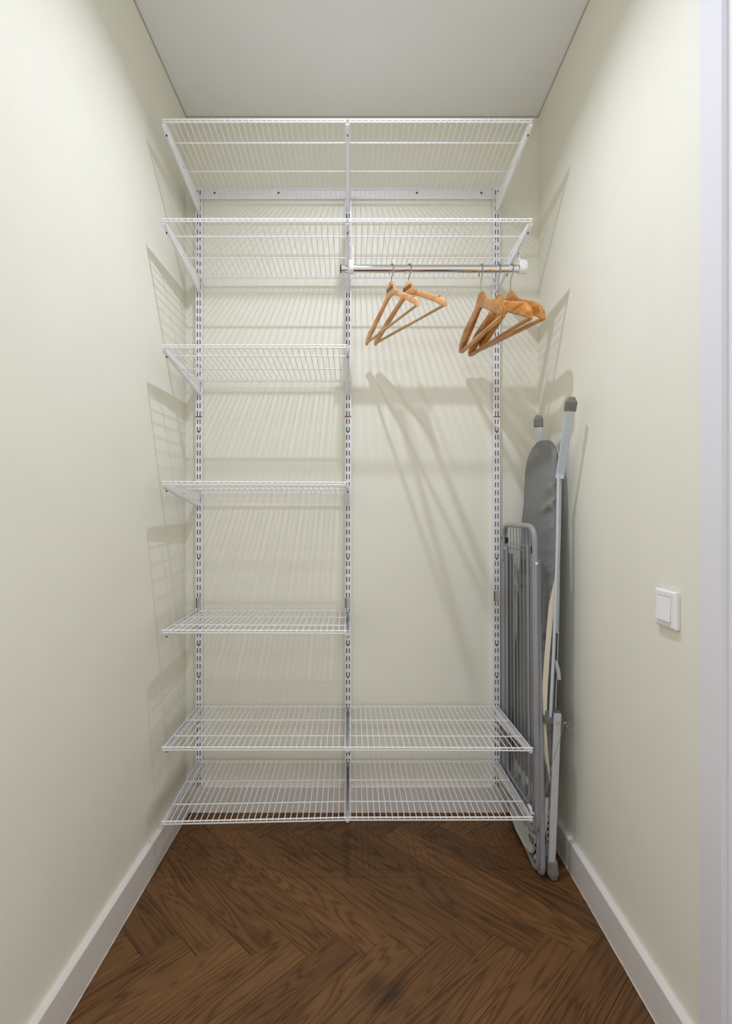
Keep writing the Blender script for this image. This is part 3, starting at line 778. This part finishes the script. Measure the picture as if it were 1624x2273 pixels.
for (ya, za, yb, zb_) in ((1.875, .236, 1.850, .08), (1.955, .236, 1.905, .08), (1.80, .165, 2.01, .165)):
    bm = NB(); bar(bm, [(rx(ya, za), ya, za), (rx(yb, zb_), yb, zb_)], .028, .006, (0, 1, 0) if abs(ya-yb) < .1 else (0, 0, 1))
    bmesh.ops.translate(bm, verts=bm.verts, vec=-OB); obj('cross_bar', bm, 'restwhite', rest)
bm = NB(); tube(bm, [(rx(1.76, .25)+.004, 1.748, .262), (rx(1.75, .2)+.006, 1.745, .18), (rx(1.76, .1)+.008, 1.748, .09), (rx(1.8, .05)+.008, 1.772, .045)], .0075, 8, flat=.8)
ob('end_frame', bm, 'bluewhite', True)
# plastic socket at the end of the rest
bm = NB(); tube(bm, [(.630, 1.772, .097), (.634, 1.815, .094)], .0150, 16); ob('leg_socket', bm, 'cap', True)
bm = NB(); tube(bm, [(.6298, 1.7708, .0971), (.6300, 1.7718, .0970)], .0105, 14); ob('socket_mouth', bm, 'black', True)

# cord guide: thin spring wire with a curl at its free end
pts = [at(1204, 1806, 1.705), at(1203.5, 1790, 1.703), at(1212, 1750, 1.700), at(1226, 1690, 1.694), at(1240, 1650, 1.69), at(1249, 1615, 1.69)]
c0 = at(1262, 1614, 1.69); r0 = .0125
cc = at(1258.5, 1613, 1.69)
for k in range(17):
    a = math.radians(170-k*(200/16)); pts.append(cc+Vector((.0150*math.cos(a), -.001*k/16, .0130*math.sin(a)+.001)))
pts.append(at(1268.5, 1631, 1.69))
bm = NB(); tube(bm, pts, .0010, 6); ob('cord_guide', bm, 'steel', True)
cc = at(1262.5, 1615, 1.688); pts = [cc+Vector((.0085*math.cos(2*PI*k/18+.4), -.0015+.003*k/18, .0085*math.sin(2*PI*k/18+.4))) for k in range(19)]
bm = NB(); tube(bm, pts, .0009, 6); ob('cord_guide_curl', bm, 'steel', True)

# ------------------------------------------------------------------ folding drying rack
t = thing('drying_rack', (.625, 1.75, 0), 'grey folded clothes drying rack standing between the shelves and the ironing board', 'drying rack')
OB = Vector((.625, 1.75, 0))
FT_N, FT_F = Vector((.6215, 1.762, 1.172)), Vector((.6125, 2.082, 1.166))     # top corners
def fr_pt(u, z):          # u: 0 near .. 1 far ; frame plane leans a little
    q = (1.172-z)/1.172
    xn = .6225+.0045*q; yn = 1.762-.020*q
    xf = .6128+.0040*q; yf = 2.082
    return Vector((xn+(xf-xn)*u, yn+(yf-yn)*u, z))
TR = .0096
bm = NB()
loop = [fr_pt(0, .150), fr_pt(0, 1.169), fr_pt(1, 1.169), fr_pt(1, .150)]
mids = [fr_pt(.5, .128)]
pth = fillet([fr_pt(.5, .130), fr_pt(0, .130), fr_pt(0, 1.169), fr_pt(1, 1.169), fr_pt(1, .130), fr_pt(.5, .130)], .060, 8)
tube(bm, pth, TR, 12); ob('main_frame', bm, 'rack', True)
for k in range(8):
    u = .13+.74*k/7
    bm = NB(); tube(bm, [fr_pt(u, 1.169), fr_pt(u, .130)], .0019, 6); ob('drying_wire', bm, 'rack', True)
def off(v, dx, dy=0, dz=0): return v+Vector((dx, dy, dz))
# folded wings: thinner inner frames with their own wires, either side of the main frame
for nm, dx, zt, ua, ub in (('wing_frame', .0060, 1.085, .125, .930), ('wing_frame', -.0030, 1.105, .175, .880)):
    bm = NB()
    p = fillet([off(fr_pt(ua, zt), dx), off(fr_pt(ua, .205), dx), off(fr_pt(ub, .205), dx), off(fr_pt(ub, zt), dx)], .03, 6)
    tube(bm, p, .0042, 8); wf = ob(nm, bm, 'rack', True)
    bm = NB(); tube(bm, [off(fr_pt(ua, zt-.006), dx), off(fr_pt(ub, zt-.006), dx)], .0017, 6)
    bmesh.ops.translate(bm, verts=bm.verts, vec=-OB); obj('cross_wire', bm, 'steel', wf, smooth=True)
    for k in range(3):
        u = (.90, .945, .50)[k] if dx > 0 else (.845, .16, .62)[k]
        u = min(max(u, ua+.02), ub-.02)
        bm = NB(); tube(bm, [off(fr_pt(u, zt-.006), dx), off(fr_pt(u, .205), dx)], .0017, 6)
        bmesh.ops.translate(bm, verts=bm.verts, vec=-OB); obj('drying_wire', bm, 'rack', wf, smooth=True)
    for u in (ua, ub)[:1 if dx > 0 else 2]:
        if (dx > 0) != (u < .5) and dx > 0: continue
        if dx < 0 and u < .5: continue
        bm = NB(); c = off(fr_pt(u, zt), dx); box(bm, c.x-.0058, c.x+.0058, c.y-.0062, c.y+.0062, c.z-.010, c.z+.014, .002)
        bmesh.ops.translate(bm, verts=bm.verts, vec=-OB); obj('clip', bm, 'black', wf)
    if dx < 0:
        bm = NB(); c = off(fr_pt(ua, .205), dx)
        tube(bm, [(c.x, c.y+.012, c.z-.002), (c.x+.004, c.y-.018, c.z-.022)], .0068, 10)
        bmesh.ops.translate(bm, verts=bm.verts, vec=-OB); obj('end_sleeve', bm, 'plastic', wf, smooth=True)
# two scissor legs, U-shaped tubes that reach the floor
for nm, dx, dyn, top, zfl, yn, xb in (('leg_frame', .0165, 0, 1.055, .0092, 1.727, .6375), ('leg_frame', -.0005, .0, .30, .0092, 1.750, .6300)):
    a = fr_pt(.02, top); bfar = fr_pt(.99, top)
    if nm and top > 1: P0, P3 = Vector((a.x+.0185, a.y+.018, top)), Vector((bfar.x+.0185, bfar.y-.018, top))
    else: P0, P3 = Vector((a.x+.0, a.y+.03, top)), Vector((bfar.x, bfar.y-.03, top))
    if top < 1: P0, P3 = Vector((.6360, 1.752, .24)), Vector((.6520, 2.062, .20))
    P1, P2 = Vector((xb, yn, zfl)), Vector((xb+.018, 2.075, zfl))
    bm = NB(); tube(bm, fillet([P0, P1, P2, P3] if top < 1 else [P0, P1, P2, Vector((.6320, 2.072, .27)), P3], .045, 8), .0090, 12); ob(nm, bm, 'rack', True)
# pivots
for u, z in ((0, 1.045), (1, 1.075)):
    c = fr_pt(u, z); bm = NB()
    tube(bm, [(c.x+.001, c.y-.0118, c.z), (c.x+.001, c.y-.0080, c.z)], .0044, 10); ob('rivet', bm, 'plastic', True)
bm = NB(); c = fr_pt(1, 1.06); box(bm, c.x-.0105, c.x+.0105, c.y-.0105, c.y+.0105, c.z-.035, c.z+.018, .004); ob('joint_sleeve', bm, 'rack')
bm = NB(); c = fr_pt(1, 1.115); box(bm, c.x-.0095, c.x-.0084, c.y-.004, c.y+.002, c.z-.006, c.z+.006); ob('hole', bm, 'black')
bm = NB(); p = at(1132, 1770, YB-ST-.0006); box(bm, p.x-.004, p.x+.004, p.y-.0006, p.y, p.z-.011, p.z+.011)
obj('orange_spot', bm, 'orange', sb)
